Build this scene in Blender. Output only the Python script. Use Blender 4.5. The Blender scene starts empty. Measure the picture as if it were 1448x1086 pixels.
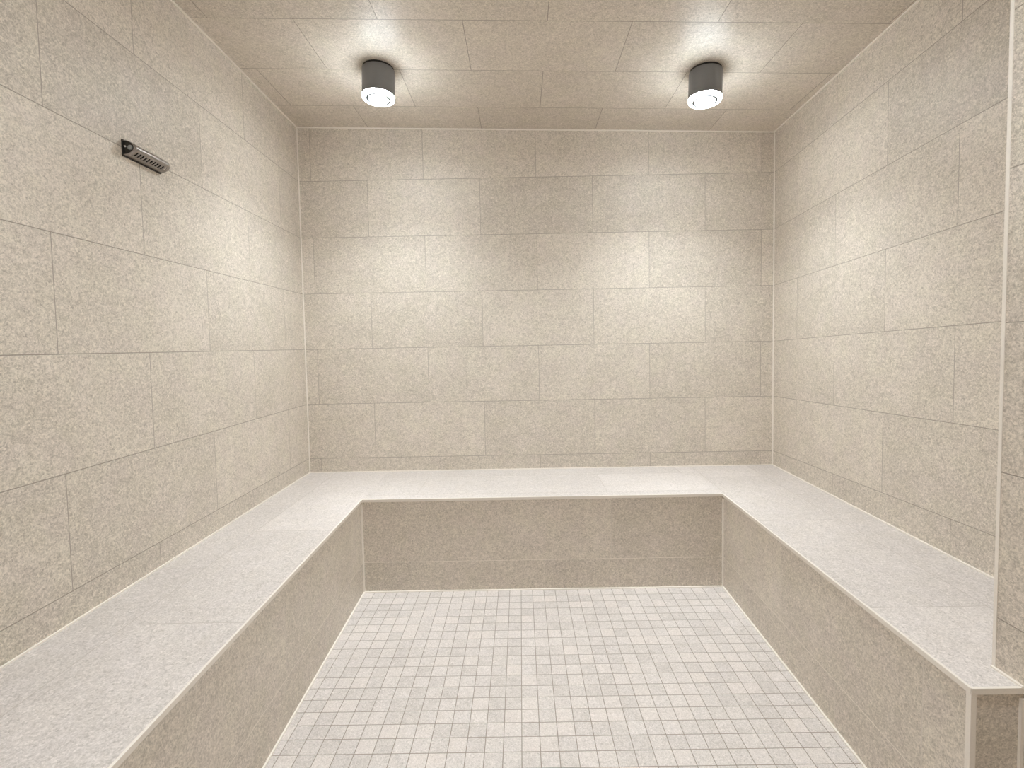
# Tiled steam room with a U-shaped bench, two surface downlights and a steam head.
# World frame: x to the right along the back wall, y = -d (d = distance from the back wall
# towards the camera), z up, metres.  Every UV map is in metres on its own face.
import bpy, bmesh, math
from mathutils import Vector, Matrix

scene = bpy.context.scene
COL = scene.collection

# ------------------------------------------------------------------ dimensions
W0 = 2.5773                      # width at the back wall
WL, WR = 0.0189, -0.0418         # the two side walls are a little out of square
ZC, SX = 2.3159, -0.0285         # ceiling falls slightly to the right so that water runs off
ZB = 0.4304                      # bench top
ZROW, RP, TL = 0.510, 0.3035, 0.61   # a tile joint, tile row height, tile length
DFRONT = 3.25                    # wall behind the camera
XL, XR, YB = 0.4534, 2.0906, 0.4975  # inner edges of the bench
BL, BR = 0.029, -0.0274
Y1, XS, YE = 1.6704, 2.1600, 1.7326  # nib wall start, its face, and where the right bench ends
TRIM = 0.011

def xleft(d): return WL * d
def xright(d): return W0 + WR * d
def zceil(x): return ZC + SX * x
def xfl(d): return XL + BL * (d - YB)
def xfr(d): return XR + BR * (d - YB)
def P(x, d, z): return Vector((x, -d, z))

# ------------------------------------------------------------------ node helpers
class NT:
    def __init__(self, name):
        self.m = bpy.data.materials.new(name)
        self.m.use_nodes = True
        self.t = self.m.node_tree
        self.b = self.t.nodes["Principled BSDF"]
    def n(self, kind, **kw):
        x = self.t.nodes.new(kind)
        for k, v in kw.items():
            if isinstance(k, str) and k.startswith("i_"):
                x.inputs[k[2:].replace("_", " ")].default_value = v
            else:
                setattr(x, k, v)
        return x
    def l(self, a, b): self.t.links.new(a, b)
    def math(self, op, a, b=None, c=None):
        x = self.n("ShaderNodeMath", operation=op)
        for i, v in enumerate((a, b, c)):
            if v is None: continue
            if isinstance(v, (int, float)): x.inputs[i].default_value = v
            else: self.l(v, x.inputs[i])
        return x.outputs[0]
    def mix(self, fac, a, b):
        x = self.n("ShaderNodeMix", data_type="RGBA")
        for i, v in ((0, fac), (6, a), (7, b)):
            if isinstance(v, (int, float)): x.inputs[i].default_value = v
            elif isinstance(v, tuple): x.inputs[i].default_value = (*v, 1)
            else: self.l(v, x.inputs[i])
        return x.outputs[2]

def tile_material(name, base, bw, rh, mortar, grout, rough, tint=0.10, offset=0.5,
                  contrast=1.0, grain=1.0, hue=0.0, spec=0.5, grout_up=None):
    k = NT(name)
    uv = k.n("ShaderNodeTexCoord").outputs["UV"]
    br = k.n("ShaderNodeTexBrick", offset=offset, offset_frequency=2, squash=1.0)
    br.inputs["Scale"].default_value = 1.0
    br.inputs["Color1"].default_value = (0, 0, 0, 1)
    br.inputs["Color2"].default_value = (1, 1, 1, 1)
    br.inputs["Mortar"].default_value = (0.5, 0.5, 0.5, 1)
    br.inputs["Mortar Size"].default_value = mortar
    br.inputs["Mortar Smooth"].default_value = 0.25
    br.inputs["Bias"].default_value = 0.0
    br.inputs["Brick Width"].default_value = bw
    br.inputs["Row Height"].default_value = rh
    k.l(uv, br.inputs["Vector"])
    rnd = k.math("MULTIPLY", br.outputs["Color"], 1.0)
    # every tile gets its own piece of stone
    shift = k.n("ShaderNodeCombineXYZ")
    k.l(k.math("MULTIPLY", rnd, 37.0), shift.inputs[0])
    k.l(k.math("MULTIPLY", rnd, 23.0), shift.inputs[1])
    add = k.n("ShaderNodeVectorMath", operation="ADD")
    k.l(uv, add.inputs[0]); k.l(shift.outputs[0], add.inputs[1])
    vec = add.outputs[0]
    def noise(scale, detail, rough_, dist=0.0):
        x = k.n("ShaderNodeTexNoise")
        x.inputs["Scale"].default_value = scale
        x.inputs["Detail"].default_value = detail
        x.inputs["Roughness"].default_value = rough_
        x.inputs["Distortion"].default_value = dist
        k.l(vec, x.inputs["Vector"])
        return x.outputs["Fac"]
    cloud = noise(6.0, 4.0, 0.55)
    fleck = noise(85.0 * grain, 2.0, 0.55, 2.0)
    mid = noise(38.0, 3.0, 0.6, 0.6)
    fine = noise(170.0 * grain, 2.0, 0.6, 1.2)
    vor = k.n("ShaderNodeTexVoronoi", feature="F1")
    vor.inputs["Scale"].default_value = 75.0 * grain
    vor.inputs["Randomness"].default_value = 1.0
    k.l(vec, vor.inputs["Vector"])
    sep = k.n("ShaderNodeSeparateColor"); k.l(vor.outputs["Color"], sep.inputs[0])
    near = k.math("LESS_THAN", vor.outputs["Distance"], 0.20)
    dark = k.math("MULTIPLY", near, k.math("GREATER_THAN", sep.outputs[0], 0.80))
    lite = k.math("MULTIPLY", near, k.math("LESS_THAN", sep.outputs[0], 0.14))
    v = k.math("MULTIPLY_ADD", k.math("SUBTRACT", cloud, 0.5), 0.34 * contrast, 0.5)
    v = k.math("MULTIPLY_ADD", k.math("SUBTRACT", mid, 0.5), 0.42 * contrast, v)
    v = k.math("MULTIPLY_ADD", k.math("SUBTRACT", fine, 0.5), 1.5 * contrast, v)
    v = k.math("MULTIPLY_ADD", k.math("SUBTRACT", fleck, 0.5), 1.1 * contrast, v)
    v = k.math("MULTIPLY_ADD", k.math("SUBTRACT", rnd, 0.5), tint * 2.2, v)
    def worm(scale, width):
        n_ = noise(scale * grain, 1.5, 0.5, 1.0)
        d_ = k.math("DIVIDE", k.math("ABSOLUTE", k.math("SUBTRACT", n_, 0.5)), width)
        c_ = k.n("ShaderNodeClamp"); k.l(k.math("SUBTRACT", 1.0, d_), c_.inputs[0])
        return c_.outputs[0]
    v = k.math("MULTIPLY_ADD", k.math("SUBTRACT", worm(64.0, 0.035), 0.3), 0.30 * contrast, v)
    v = k.math("MULTIPLY_ADD", k.math("SUBTRACT", worm(78.0, 0.030), 0.3), -0.34 * contrast, v)
    v = k.math("MULTIPLY_ADD", dark, -0.42 * contrast, v)
    v = k.math("MULTIPLY_ADD", lite, 0.25 * contrast, v)
    cl = k.n("ShaderNodeClamp"); k.l(v, cl.inputs[0])
    lo = tuple(c * f for c, f in zip(base, (0.70, 0.69, 0.672)))
    hi = tuple(min(0.95, c * f) for c, f in zip(base, (1.30, 1.306, 1.318)))
    col = k.mix(cl.outputs[0], lo, hi)
    tone = k.n("ShaderNodeMapRange"); k.l(noise(11.0, 2.0, 0.5), tone.inputs[0])
    tone.inputs[1].default_value = 0.35; tone.inputs[2].default_value = 0.65
    tn = k.mix(tone.outputs[0], (1.0, 1.003, 0.970), (1.0, 0.988, 0.985)) if contrast >= 1 else k.mix(tone.outputs[0], (1.0, 0.997, 0.980), (1.0, 0.997, 0.995))
    mu = k.n("ShaderNodeMix", data_type="RGBA", blend_type="MULTIPLY"); mu.inputs[0].default_value = 1.0
    k.l(col, mu.inputs[6]); k.l(tn, mu.inputs[7]); col = mu.outputs[2]
    if hue:
        w = noise(2.3, 1.0, 0.5)
        warm = k.math("MULTIPLY", k.math("SUBTRACT", rnd, 0.62), hue)
        wc = k.n("ShaderNodeClamp"); k.l(warm, wc.inputs[0])
        col = k.mix(wc.outputs[0], col, tuple(c * f for c, f in zip(base, (1.0, 0.92, 0.84))))
    gv = k.mix(mid, tuple(c * 0.85 for c in grout), tuple(c * 1.15 for c in grout))
    if grout_up:
        sx = k.n("ShaderNodeSeparateXYZ"); k.l(uv, sx.inputs[0])
        fr = k.math("FRACT", k.math("DIVIDE", sx.outputs[1], rh))
        edge_d = k.math("MULTIPLY", k.math("MINIMUM", fr, k.math("SUBTRACT", 1.0, fr)), rh)
        flat = k.math("LESS_THAN", edge_d, mortar * 1.15)
        gv = k.mix(flat, grout_up, gv)
    col = k.mix(br.outputs["Fac"], col, gv)
    k.l(col, k.b.inputs["Base Color"])
    r = k.math("MULTIPLY_ADD", k.math("SUBTRACT", mid, 0.5), 0.14, rough)
    r = k.math("MULTIPLY_ADD", br.outputs["Fac"], 0.3, r)
    k.l(r, k.b.inputs["Roughness"])
    k.b.inputs["Specular IOR Level"].default_value = spec
    h = k.math("MULTIPLY_ADD", br.outputs["Fac"], -1.0, k.math("MULTIPLY", fine, 0.22))
    bp = k.n("ShaderNodeBump"); bp.inputs["Strength"].default_value = 0.55
    bp.inputs["Distance"].default_value = 0.0012
    k.l(h, bp.inputs["Height"]); k.l(bp.outputs[0], k.b.inputs["Normal"])
    return k.m

def plain(name, col, rough=0.5, metal=0.0, spec=0.5, bump=0.0, scale=300.0, stretch=None):
    k = NT(name)
    co = k.n("ShaderNodeTexCoord").outputs["Object"]
    if stretch:
        mp = k.n("ShaderNodeMapping"); mp.inputs["Scale"].default_value = stretch
        k.l(co, mp.inputs["Vector"]); co = mp.outputs[0]
    nz = k.n("ShaderNodeTexNoise"); nz.inputs["Scale"].default_value = scale
    nz.inputs["Detail"].default_value = 2.0
    k.l(co, nz.inputs["Vector"])
    k.l(k.mix(nz.outputs["Fac"], tuple(c * 0.93 for c in col), tuple(min(1, c * 1.07) for c in col)),
        k.b.inputs["Base Color"])
    k.b.inputs["Roughness"].default_value = rough
    k.b.inputs["Metallic"].default_value = metal
    k.b.inputs["Specular IOR Level"].default_value = spec
    if bump:
        bp = k.n("ShaderNodeBump"); bp.inputs["Strength"].default_value = bump
        bp.inputs["Distance"].default_value = 0.0005
        k.l(nz.outputs["Fac"], bp.inputs["Height"]); k.l(bp.outputs[0], k.b.inputs["Normal"])
    return k.m

def glow(name, col, strength, base=(0.8, 0.8, 0.8)):
    k = NT(name)
    k.b.inputs["Base Color"].default_value = (*base, 1)
    k.b.inputs["Roughness"].default_value = 0.3
    k.b.inputs["Emission Color"].default_value = (*col, 1)
    k.b.inputs["Emission Strength"].default_value = strength
    return k.m

STONE = (0.640, 0.580, 0.515)
SEAT_LIT = (0.652, 0.603, 0.583)  # same stone as the walls, cooler direct lamplight put into the colour
GROUT = (0.350, 0.305, 0.260)
M_WALL = tile_material("stone_wall_tile", STONE, TL, RP, 0.0013, GROUT, 0.50, spec=0.42, contrast=1.15, grout_up=(0.40, 0.35, 0.30))
M_CEIL = tile_material("stone_ceiling_tile", STONE, TL, 0.3147, 0.0013, (0.30, 0.255, 0.215), 0.46, spec=0.5)
M_SEAT = tile_material("stone_seat_tile_lit", SEAT_LIT, TL, RP, 0.0011, (0.53, 0.475, 0.435), 0.42, contrast=0.85)
M_SEATB = tile_material("stone_back_seat_tile_lit", SEAT_LIT, 0.89, RP, 0.0011, (0.53, 0.475, 0.435), 0.42, contrast=0.85)
M_FACE = tile_material("stone_bench_front_tile", STONE, TL, RP, 0.0012, (0.86, 0.79, 0.71), 0.42, contrast=1.1, grout_up=(0.68, 0.62, 0.555))
M_MOSAIC = tile_material("stone_floor_mosaic", (0.680, 0.628, 0.606), 0.0515, 0.0515, 0.0013,
                         (0.34, 0.29, 0.245), 0.45, tint=0.12, offset=0.0, contrast=0.75, grain=1.3, hue=0.45)
M_CAULK = plain("cream_grout_bead", (0.88, 0.82, 0.75), 0.55, bump=0.2)
M_TRIM = plain("cream_edge_profile", (0.83, 0.77, 0.705), 0.36)
M_HOUSING = plain("graphite_grey_housing", (0.205, 0.205, 0.212), 0.48, spec=0.45)
M_BLACK = plain("black_mount_and_liner", (0.012, 0.011, 0.011), 0.6)
M_STEEL = plain("brushed_steel", (0.35, 0.32, 0.30), 0.36, metal=1.0, bump=0.35, scale=260.0, stretch=(1, 0.08, 1))
M_DSTEEL = plain("dark_steel", (0.055, 0.052, 0.048), 0.4, metal=0.6)  # end cap metal, also on the plate that draws the cover's edge shadow
M_CHROME = plain("chrome_screw", (0.72, 0.72, 0.72), 0.2, metal=1.0)
M_RIM = plain("grey_lens_rim", (0.15, 0.165, 0.18), 0.6)
M_NOZZLE = plain("grey_nozzle", (0.27, 0.29, 0.29), 0.35)
M_RING = glow("lit_acrylic_ring", (0.885, 0.965, 1.0), 122.0)
M_RINGLOW = glow("acrylic_ring_underside", (0.93, 0.98, 1.0), 3.5)
M_LENS = glow("lit_lens", (0.885, 0.965, 1.0), 172.0)

# ------------------------------------------------------------------ mesh helpers
def new_bm():
    bm = bmesh.new(); bm.loops.layers.uv.new("UVMap"); return bm

def quad(bm, pts, uvs=None):
    f = bm.faces.new([bm.verts.new(p) for p in pts])
    lay = bm.loops.layers.uv.active
    for i, lp in enumerate(f.loops):
        lp[lay].uv = uvs[i] if uvs else (0.15 + 0.2 * pts[i][0] , 0.05 + 0.1 * pts[i][2])
    return f

def slab(bm, pts, out, uvs):
    """pts: the visible polygon, out: thickness vector pointing away from the viewer."""
    back = [p + out for p in pts]
    quad(bm, pts, uvs)
    quad(bm, list(reversed(back)), list(reversed(uvs)))
    n = len(pts)
    for i in range(n):
        j = (i + 1) % n
        quad(bm, [pts[j], pts[i], back[i], back[j]], [uvs[j], uvs[i], uvs[i], uvs[j]])

def beam(bm, a, b, u, v):
    """bar from a to b with cross-section spanned by vectors u and v."""
    A = [a, a + u, a + u + v, a + v]; B = [b, b + u, b + u + v, b + v]
    for i in range(4):
        j = (i + 1) % 4
        quad(bm, [A[i], A[j], B[j], B[i]])
    quad(bm, A[::-1]); quad(bm, B)

def link(name, bm, mat, parent=None, smooth=False, weld=True):
    if weld: bmesh.ops.remove_doubles(bm, verts=bm.verts, dist=1e-6)
    bmesh.ops.recalc_face_normals(bm, faces=bm.faces)
    me = bpy.data.meshes.new(name); bm.to_mesh(me); bm.free()
    me.materials.append(mat)
    if smooth:
        for p in me.polygons: p.use_smooth = True
    o = bpy.data.objects.new(name, me); COL.objects.link(o)
    if parent: o.parent = parent
    return o

def structure(name, bm, mat, smooth=False):
    o = link(name, bm, mat, smooth=smooth); o["kind"] = "structure"; return o

def thing(name, loc, label, cat, group=None):
    o = bpy.data.objects.new(name, None); COL.objects.link(o)
    o.empty_display_size = 0.05; o.location = loc
    o["label"] = label; o["category"] = cat
    if group: o["group"] = group
    return o

def lathe(bm, prof, n=64, centre=(0, 0, 0), closed=False):
    """prof: list of (radius, z)."""
    rings = []
    for r, z in prof:
        if r < 1e-6: rings.append([bm.verts.new((centre[0], centre[1], z + centre[2]))])
        else: rings.append([bm.verts.new((centre[0] + r * math.cos(2 * math.pi * i / n),
                                          centre[1] + r * math.sin(2 * math.pi * i / n), z + centre[2])) for i in range(n)])
    pairs = list(zip(rings, rings[1:])) + ([(rings[-1], rings[0])] if closed else [])
    for a, b in pairs:
        for i in range(n):
            j = (i + 1) % n
            if len(a) == 1 and len(b) == 1: continue
            if len(a) == 1: bm.faces.new([a[0], b[i], b[j]])
            elif len(b) == 1: bm.faces.new([a[i], a[j], b[0]])
            else: bm.faces.new([a[i], a[j], b[j], b[i]])

def sharp(o, deg=35):
    me = o.data
    bm = bmesh.new(); bm.from_mesh(me)
    for e in bm.edges:
        if len(e.link_faces) == 2 and e.calc_face_angle(0) > math.radians(deg): e.smooth = False
    bm.to_mesh(me); bm.free()
    for p in me.polygons: p.use_smooth = True

# ------------------------------------------------------------------ the setting
VO = 4 * RP - ZROW               # v of a wall tile row joint at ZROW is 4 rows up (even row above it)
def wall_v(z, tilt=0.0, d=0.0): return z - tilt * d + VO

# floor
bm = new_bm()
FZ = 0.0
fl = [(-0.1, 0.30), (W0 + 0.1, 0.30), (W0 + 0.1, DFRONT + 0.1), (-0.1, DFRONT + 0.1)]
MX, MY = 1.1703, 0.5493
slab(bm, [P(x, d, FZ) for x, d in fl], Vector((0, 0, -0.1)),
     [(x - MX + 40 * 0.0515, d - MY + 40 * 0.0515) for x, d in fl])
structure("floor", bm, M_MOSAIC)

# ceiling, rows run parallel to the back wall
bm = new_bm()
cl = [(-0.12, -0.12), (W0 + 0.12, -0.12), (W0 + 0.12, DFRONT + 0.12), (-0.12, DFRONT + 0.12)]
CR, CRD, PC = 0.2386, 0.3147, 0.3891
# joint rows at d = CR + i*CRD ; the row before the first joint has joints at PC + n*TL
slab(bm, [P(x, d, zceil(x)) for x, d in cl], Vector((0, 0, 0.1)),
     [(x - PC + TL * 3, d - CR + 3 * CRD + CRD) for x, d in cl])
structure("ceiling", bm, M_CEIL)

# back wall
bm = new_bm()
PB = 0.3724
c = [(-0.1, 0.0), (W0 + 0.1, 0.0)]
pts = [P(-0.1, 0, -0.1), P(W0 + 0.1, 0, -0.1), P(W0 + 0.1, 0, zceil(W0 + 0.1) + 0.04), P(-0.1, 0, zceil(-0.1) + 0.04)]
slab(bm, pts, Vector((0, 0.1, 0)), [(p.x - PB - TL / 2 + 3 * TL, wall_v(p.z)) for p in pts])
structure("wall_back", bm, M_WALL)

# left wall
bm = new_bm()
PL = 0.2254
ds = (-0.0, DFRONT + 0.1)
pts = [P(xleft(ds[1]), ds[1], -0.1), P(xleft(ds[0]), ds[0], -0.1),
       P(xleft(ds[0]), ds[0], ZC + 0.05), P(xleft(ds[1]), ds[1], ZC + 0.05)]
slab(bm, pts, Vector((-0.1, 0, 0)), [(-p.y - PL - TL / 2 + 3 * TL, wall_v(p.z)) for p in pts])
structure("wall_left", bm, M_WALL)

# right wall (stops behind the nib wall)
bm = new_bm()
PR, RT = 0.2397, 0.0329
pts = [P(xright(0), 0, -0.1), P(xright(Y1 + 0.05), Y1 + 0.05, -0.1),
       P(xright(Y1 + 0.05), Y1 + 0.05, zceil(W0) + 0.06), P(xright(0), 0, zceil(W0) + 0.06)]
slab(bm, pts, Vector((0.1, 0, 0)), [(-p.y - PR - TL / 2 + 3 * TL, wall_v(p.z, RT, -p.y)) for p in pts])
structure("wall_right", bm, M_WALL)

# nib wall beside the end of the right bench
bm = new_bm()
ZN = 0.539
top = zceil(XS) + 0.02
def nuv(p): return (-p.y - Y1 - 0.42 + 3 * TL, p.z - ZN + 4 * RP)
pts = [P(XS, Y1, -0.05), P(XS, DFRONT + 0.05, -0.05), P(XS, DFRONT + 0.05, top), P(XS, Y1, top)]
slab(bm, pts, Vector((xright(Y1) - XS + 0.08, 0, 0)), [nuv(p) for p in pts])
structure("wall_entry_right", bm, M_WALL)

# wall behind the camera
bm = new_bm()
pts = [P(-0.1, DFRONT, -0.1), P(-0.1, DFRONT, ZC + 0.05), P(W0 + 0.1, DFRONT, ZC + 0.05), P(W0 + 0.1, DFRONT, -0.1)]
slab(bm, pts, Vector((0, -0.1, 0)), [(p.x + TL, wall_v(p.z)) for p in pts])
structure("wall_front", bm, M_WALL)

# grout beads in the inside corners
G = 0.0065
def bead(i, a, b, u, v):
    u = u * (1 + 0.03 * i); v = v * (1 + 0.03 * i)
    bm = new_bm(); beam(bm, a, b, u, v)
    return structure("trim_%d" % i, bm, M_CAULK)
e = 0.002
bead(1, P(-e, -e, ZB), P(-e, -e, zceil(0)), Vector((G, 0, 0)), Vector((0, -G, 0)))
bead(2, P(W0 + e, -e, ZB), P(W0 + e, -e, zceil(W0)), Vector((-G, 0, 0)), Vector((0, -G, 0)))
bead(3, P(0, -e, zceil(0) + e), P(W0, -e, zceil(W0) + e), Vector((0, -G, 0)), Vector((0, 0, -G)))
bead(4, P(xleft(0) - e, 0, zceil(0) + e), P(xleft(DFRONT) - e, DFRONT, zceil(0) + e), Vector((G, 0, 0)), Vector((0, 0, -G)))
bead(5, P(xright(0) + e, 0, zceil(W0) + e), P(xright(Y1) + e, Y1, zceil(xright(Y1)) + e), Vector((-G, 0, 0)), Vector((0, 0, -G)))
# edge strip on the outside corner of the nib wall
bead(6, P(XS - 0.0015, Y1 - 0.0015, ZB), P(XS - 0.0015, Y1 - 0.0015, zceil(XS)), Vector((0.006, 0, 0)), Vector((0, -0.006, 0)))

# ------------------------------------------------------------------ the bench
bench = thing("built_in_bench", P(W0 / 2, 0.25, 0),
              "U-shaped tiled bench with stone seat running round three walls of the room", "bench")
bo = bench.location
def L(x, d, z): return P(x, d, z) - bo

SE = DFRONT                        # the left arm runs on past the camera
ST = 0.0105
bm = new_bm()
V0 = 4 * RP
# left arm
pts = [(xleft(0), 0.0), (xfl(0), 0.0), (xfl(SE), SE), (xleft(SE), SE)]
slab(bm, [L(x, d, ZB) for x, d in pts], Vector((0, 0, -ST)),
     [(d - 1.463 - TL / 2 + 5 * TL, (0.0, 0.305 * 1.0)[i in (1, 2)] + V0 - 0.1525 if False else
       ((x - xleft(d)) - 0.1525 + V0)) for i, (x, d) in enumerate(pts)])
# right arm (with the short return in front of the nib wall)
def rv(x, d): return (xright(d) - 0.150) - x + V0
def ru(d): return d - 0.832 - TL / 2 + 5 * TL
pts = [(xfr(0), 0.0), (xright(0), 0.0), (xright(Y1), Y1), (XS, Y1), (XS, YE), (xfr(YE), YE)]
slab(bm, [L(x, d, ZB) for x, d in pts], Vector((0, 0, -ST)), [(ru(d), rv(x, d)) for x, d in pts])
link("seat", bm, M_SEAT, bench)
bm = new_bm()
pts = [(xfl(0), 0.0), (xfr(0), 0.0), (xfr(YB), YB), (xfl(YB), YB)]
slab(bm, [L(x, d, ZB) for x, d in pts], Vector((0, 0, -ST)),
     [(x - 0.69 - 0.445 + 5 * 0.89, d - 0.13 + V0) for x, d in pts])
link("seat", bm, M_SEATB, bench)

# front panels
ZJ = 0.1388
def fv(z): return z - ZJ + V0
FT = ZB - ST
bm = new_bm()
pts = [(xfl(SE), SE, 0), (xfl(YB), YB, 0), (xfl(YB), YB, FT), (xfl(SE), SE, FT)]
slab(bm, [L(x - 0.004, d, z) for x, d, z in pts], Vector((-0.05, 0, 0)), [(d - 0.95 + 4 * TL, fv(z)) for x, d, z in pts])
link("front_panel", bm, M_FACE, bench)
bm = new_bm()
pts = [(xfl(YB) - 0.004, YB, 0), (xfr(YB) + 0.004, YB, 0), (xfr(YB) + 0.004, YB, FT), (xfl(YB) - 0.004, YB, FT)]
slab(bm, [L(x, d - 0.004, z) for x, d, z in pts], Vector((0, 0.05, 0)), [(x - 1.585 - TL / 2 + 4 * TL, fv(z)) for x, d, z in pts])
link("front_panel", bm, M_FACE, bench)
bm = new_bm()
YP = YE - 0.008
pts = [(xfr(YB), YB, 0), (xfr(YP), YP, 0), (xfr(YP), YP, FT), (xfr(YB), YB, FT)]
slab(bm, [L(x + 0.004, d - 0.004, z) for x, d, z in pts], Vector((0.05, 0, 0)), [(d - 1.311 + 4 * TL, fv(z)) for x, d, z in pts])
link("front_panel", bm, M_FACE, bench)
bm = new_bm()
pts = [(xfr(YE) + 0.005, YE, 0), (XS, YE, 0), (XS, YE, FT), (xfr(YE) + 0.005, YE, FT)]
slab(bm, [L(x, d - 0.004, z) for x, d, z in pts], Vector((0, 0.012, 0)), [(x + 0.1 , fv(z)) for x, d, z in pts])
link("end_panel", bm, M_FACE, bench)

# edge profiles: an angle that caps the front edge of the seat
def edge(name, a, b, inward, lift=0.0008, mat=M_TRIM):
    bm = new_bm()
    up = Vector((0, 0, 1))
    a = a - inward * 0.0015; b = b - inward * 0.0015
    beam(bm, a + up * lift, b + up * lift, -up * (TRIM + lift), inward * 0.006)
    return link(name, bm, mat, bench, weld=False)
def inw(dx, dd): return Vector((dx, -dd, 0)).normalized()
edge("edge_trim", L(xfl(SE), SE, ZB), L(xfl(YB) , YB , ZB), inw(-1, 0))
edge("edge_trim", L(xfl(YB), YB, ZB), L(xfr(YB), YB, ZB), inw(0, -1), 0.0011)
edge("edge_trim", L(xfr(YB), YB, ZB), L(xfr(YE), YE, ZB), inw(1, 0))
edge("edge_trim", L(xfr(YE), YE, ZB), L(XS, YE, ZB), inw(0, -1), 0.0011)
bm = new_bm()
beam(bm, L(xfr(YE) - 0.001, YE + 0.001, 0), L(xfr(YE) - 0.001, YE + 0.001, ZB - TRIM - 0.0002), Vector((0.011, 0, 0)), Vector((0, 0.011, 0)))
link("corner_trim", bm, M_TRIM, bench)

# grout beads along the seat and in the corners of the front panels (still part of the bench)
g = 0.006
for a, b, u in ((L(xleft(0), 0, ZB), L(xleft(SE), SE, ZB), Vector((g, 0, 0))),
                (L(0, 0, ZB), L(W0, 0, ZB), Vector((0, -g, 0))),
                (L(xright(0), 0, ZB), L(xright(Y1), Y1, ZB), Vector((-g, 0, 0))),
                (L(XS, Y1, ZB), L(XS, YE, ZB), Vector((-g, 0, 0)))):
    bm = new_bm(); beam(bm, a, b, u, Vector((0, 0, 0.0035))); link("grout_bead", bm, M_CAULK, bench)
for a, b, u, v in ((L(xfl(YB) - 0.004, YB - 0.004, 0), L(xfl(YB) - 0.004, YB - 0.004, ZB - TRIM - 0.01), Vector((g, 0, 0)), Vector((0, -g, 0))),
                   (L(xfr(YB) + 0.004, YB - 0.004, 0), L(xfr(YB) + 0.004, YB - 0.004, ZB - TRIM - 0.01), Vector((-g, 0, 0)), Vector((0, -g, 0))),
                   (L(XS, YE - 0.004, 0), L(XS, YE - 0.004, ZB - TRIM - 0.01), Vector((-g, 0, 0)), Vector((0, -g, 0)))):
    bm = new_bm(); beam(bm, a, b, u, v); link("grout_bead", bm, M_CAULK, bench)
for a, b, u in ((L(xfl(YB) - 0.004, YB, 0), L(xfl(SE) - 0.004, SE, 0), Vector((g, 0, 0))),
                (L(xfl(YB), YB - 0.004, 0), L(xfr(YB), YB - 0.004, 0), Vector((0, -g, 0))),
                (L(xfr(YB) + 0.004, YB, 0), L(xfr(YE) + 0.004, YE, 0), Vector((-g, 0, 0)))):
    bm = new_bm(); beam(bm, a, b, u, Vector((0, 0, 0.004))); link("grout_bead", bm, M_CAULK, bench)

# ------------------------------------------------------------------ ceiling lamps
R = 0.0672
def make_lamp(x, d, label, clip, watts=74.0):
    t = thing("ceiling_lamp", P(x, d, zceil(x)), label, "lamp", "grey cylinder downlights on the ceiling")
    t.rotation_euler = (0, -math.atan(SX), 0)
    bm = new_bm(); lathe(bm, [(0, 0.0), (R - 0.003, 0.0), (R - 0.003, -0.008), (0, -0.008)])
    sharp(link("mounting_plate", bm, M_BLACK, t))
    bm = new_bm()
    lathe(bm, [(0, -0.008), (R - 0.001, -0.008), (R, -0.009), (R, -0.1105), (R - 0.003, -0.1105), (R - 0.003, -0.09), (0, -0.09)])
    sharp(link("housing", bm, M_HOUSING, t))
    bm = new_bm()
    lathe(bm, [(0.0500, -0.1105), (R - 0.0005, -0.1105), (R - 0.0005, -0.1215), (R - 0.002, -0.1235), (0.0515, -0.1235), (0.0500, -0.122)], closed=True)
    rg = link("diffuser_ring", bm, M_RING, t); sharp(rg)
    rg.data.materials.append(M_RINGLOW)
    for p in rg.data.polygons:
        if p.center.z < -0.1215 or math.hypot(p.center.x, p.center.y) < 0.055: p.material_index = 1
    bm = new_bm()
    lathe(bm, [(0.0420, -0.100), (0.0500, -0.100), (0.0500, -0.1234), (0.0420, -0.1234)], closed=True)
    sharp(link("lens_rim", bm, M_RIM, t))
    bm = new_bm(); lathe(bm, [(0, -0.1228), (0.0420, -0.1228), (0.0420, -0.104), (0, -0.104)])
    ln = link("lens", bm, M_LENS, t); sharp(ln)
    if clip:
        bm = new_bm()
        beam(bm, Vector((-0.014, -0.0025, -0.1229)), Vector((0.016, 0.001, -0.1229)), Vector((0, 0.005, 0)), Vector((0, 0, -0.0015)))
        link("lens_clip", bm, M_RIM, ln)
    ld = bpy.data.lights.new("lamp_beam", "SPOT")
    ld.energy = watts; ld.spot_size = math.radians(124); ld.spot_blend = 1.0
    ld.shadow_soft_size = 0.045; ld.color = (0.88, 0.965, 1.0)
    lo = bpy.data.objects.new("lamp_beam", ld); COL.objects.link(lo); lo.parent = t; lo.location = (0, 0, -0.1315)
    for ch in t.children:
        if ch.type == "MESH": ch.scale.z = 1.04
    return t
make_lamp(0.6076, 0.5604, "dark grey cylinder downlight nearer the left wall, small mark in its lit lens", True)
make_lamp(1.9871, 0.5668, "dark grey cylinder downlight nearer the right wall, plain glowing lens", False)

# second pair, added out of view to brighten the entrance end of the room
make_lamp(0.6076, 2.05, "added unseen downlight brightening the entrance end, on the left", False, 29.0)
make_lamp(1.75, 2.05, "added unseen downlight brightening the entrance end, on the right", False, 29.0)

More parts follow.
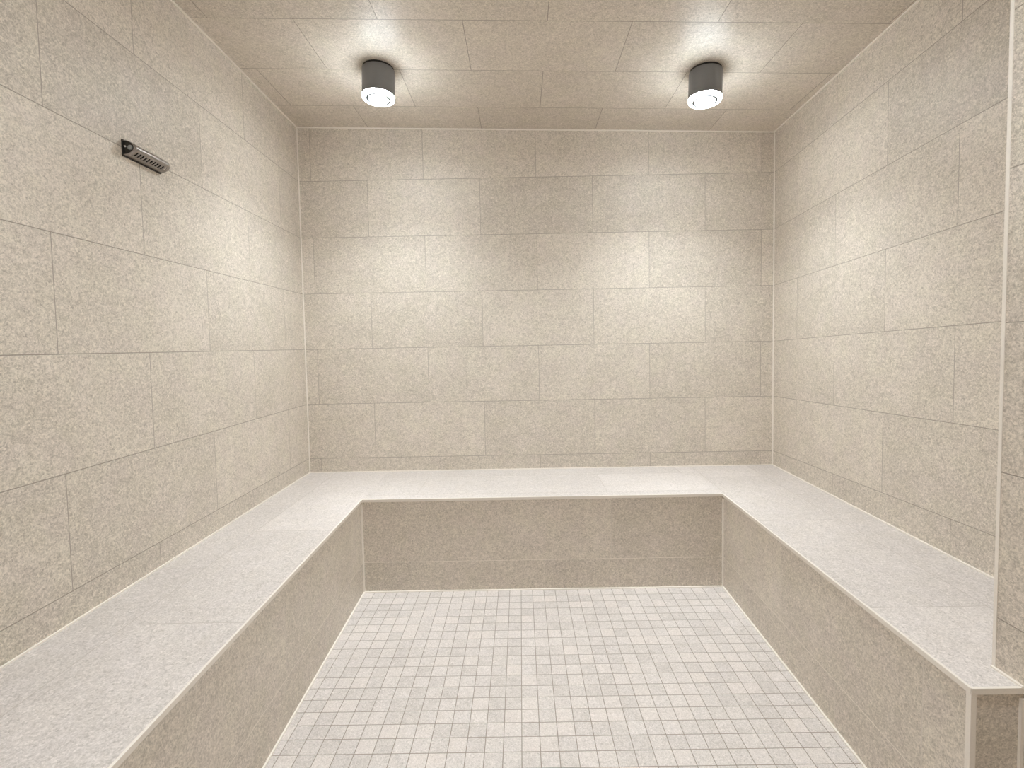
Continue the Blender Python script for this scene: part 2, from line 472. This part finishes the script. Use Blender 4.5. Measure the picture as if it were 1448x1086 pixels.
# ------------------------------------------------------------------ steam head on the left wall
HD, HZ, HL = 1.1235, 1.7225, 0.166
sh = thing("steam_head", P(xleft(HD), HD, HZ),
           "brushed metal half-round steam outlet with a row of slots on the left wall", "steam outlet")
sh.rotation_euler = (0, 0, math.atan(WL))
OUT, HH = 0.036, 0.0215
def head_pt(y, a, k=1.0):
    end = HL / 2
    t = y - (end - 0.022)
    s = math.sqrt(max(0.0, 1 - (t / 0.022) ** 2)) if t > 0 else 1.0
    s = max(s, 0.02)
    return Vector((OUT * k * math.cos(a) * (0.35 + 0.65 * s), y, HH * k * math.sin(a) * (0.45 + 0.55 * s)))
NS = 11
ys = [-HL / 2]
y = -0.066
slot_iv = set()
for i in range(NS):
    ys += [y, y + 0.0062]; slot_iv.add(len(ys) - 2); y += 0.0118
ys += [HL / 2 - 0.022 + 0.022 * math.sin(math.radians(q)) for q in (0, 15, 30, 45, 60, 72, 82, 90)]
ang = [math.radians(q) for q in (-90, -80, -70, -64, -58, -52, -46, -40, -34, -27, -20, -10, 0, 10, 20, 32, 44, 56, 68, 80, 90)]
bm = new_bm()
vs = [[bm.verts.new(head_pt(yy, a)) for a in ang] for yy in ys]
for i in range(len(ys) - 1):
    for j in range(len(ang) - 1):
        if i in slot_iv and -60 < math.degrees(ang[j]) and math.degrees(ang[j + 1]) < -24: continue
        bm.faces.new([vs[i][j], vs[i][j + 1], vs[i + 1][j + 1], vs[i + 1][j]])
# closing edge round the rounded end
cover = link("cover", bm, M_STEEL, sh, smooth=True)
so = cover.modifiers.new("thick", "SOLIDIFY"); so.thickness = 0.0016; so.offset = -1
bm = new_bm()
vs = [[bm.verts.new(head_pt(yy, a, 0.86)) for a in ang] for yy in (-HL / 2 + 0.006, 0.0, HL / 2 - 0.03)]
for i in range(2):
    for j in range(len(ang) - 1):
        bm.faces.new([vs[i][j], vs[i][j + 1], vs[i + 1][j + 1], vs[i + 1][j]])
link("slot_dark_liner", bm, M_BLACK, sh, smooth=True)  # black liner added so the slots look dark inside
# end cap facing the room entrance
bm = new_bm()
yc = -HL / 2 + 0.004
ring = [head_pt(-HL / 2, a, 0.955) for a in ang]
f0 = [bm.verts.new((p.x, yc, p.z)) for p in ring]; f1 = [bm.verts.new((p.x, yc + 0.003, p.z)) for p in ring]
bm.faces.new(f0); bm.faces.new(f1[::-1])
for i in range(len(ring)):
    j = (i + 1) % len(ring); bm.faces.new([f0[i], f0[j], f1[j], f1[i]])
cap = link("end_cap", bm, M_DSTEEL, sh)
for nm, cx, cz, rr, mt in (("screw", 0.0075, 0.004, 0.0042, M_CHROME), ("nozzle", 0.0215, 0.0005, 0.0075, M_NOZZLE)):
    bm = new_bm()
    lathe(bm, [(0, 0.004), (rr * 0.55, 0.0036), (rr * 0.9, 0.002), (rr, 0.0), (0, 0.0)], n=20)
    bmesh.ops.rotate(bm, verts=bm.verts, cent=(0, 0, 0), matrix=Matrix.Rotation(math.pi / 2, 3, "X"))
    bmesh.ops.translate(bm, verts=bm.verts, vec=(cx, yc, cz))
    sharp(link(nm, bm, mt, cap))
# dark plate added as the shadow lines along the cover's edges, a little taller
bm = new_bm()
beam(bm, Vector((0, -HL / 2 - 0.001, -HH - 0.003)), Vector((0, HL / 2 - 0.012, -HH - 0.003)), Vector((0.004, 0, 0)), Vector((0, 0, 2 * HH + 0.005)))
link("edge_shadow_plate", bm, M_DSTEEL, sh)

# ------------------------------------------------------------------ world, camera, view
w = bpy.data.worlds.new("World"); scene.world = w; w.use_nodes = True
w.node_tree.nodes["Background"].inputs[0].default_value = (0.0, 0.0, 0.0, 1)
w.node_tree.nodes["Background"].inputs[1].default_value = 0.0

cam = bpy.data.cameras.new("camera"); co = bpy.data.objects.new("camera", cam); COL.objects.link(co)
F, PPX, PPY = 679.1617, 9.033, -22.927
cam.sensor_width = 36.0; cam.sensor_fit = "HORIZONTAL"
cam.lens = F / 1448 * 36.0
cam.shift_x = -PPX / 1448; cam.shift_y = PPY / 1448
cam.clip_start = 0.02
yaw, pit, rol = -0.0042, -0.0462, -0.0182
f = Vector((math.sin(yaw) * math.cos(pit), math.cos(yaw) * math.cos(pit), math.sin(pit)))
rt = Vector((math.cos(yaw), -math.sin(yaw), 0)); up = rt.cross(f)
c_, s_ = math.cos(rol), math.sin(rol)
r2, u2 = c_ * rt + s_ * up, -s_ * rt + c_ * up
m = Matrix.Identity(4)
for i in range(3):
    m[i][0], m[i][1], m[i][2] = r2[i], u2[i], -f[i]
m[0][3], m[1][3], m[2][3] = 1.1852, -2.6456, 1.1177
co.matrix_world = m
scene.camera = co

vs_ = scene.view_settings
vs_.view_transform = "Standard"; vs_.look = "None"; vs_.gamma = 1.0; vs_.use_curve_mapping = False
vs_.exposure = 0.13
scene.cycles.use_denoising = True
scene.cycles.max_bounces = 12
scene.cycles.diffuse_bounces = 8
scene.cycles.sample_clamp_indirect = 8.0
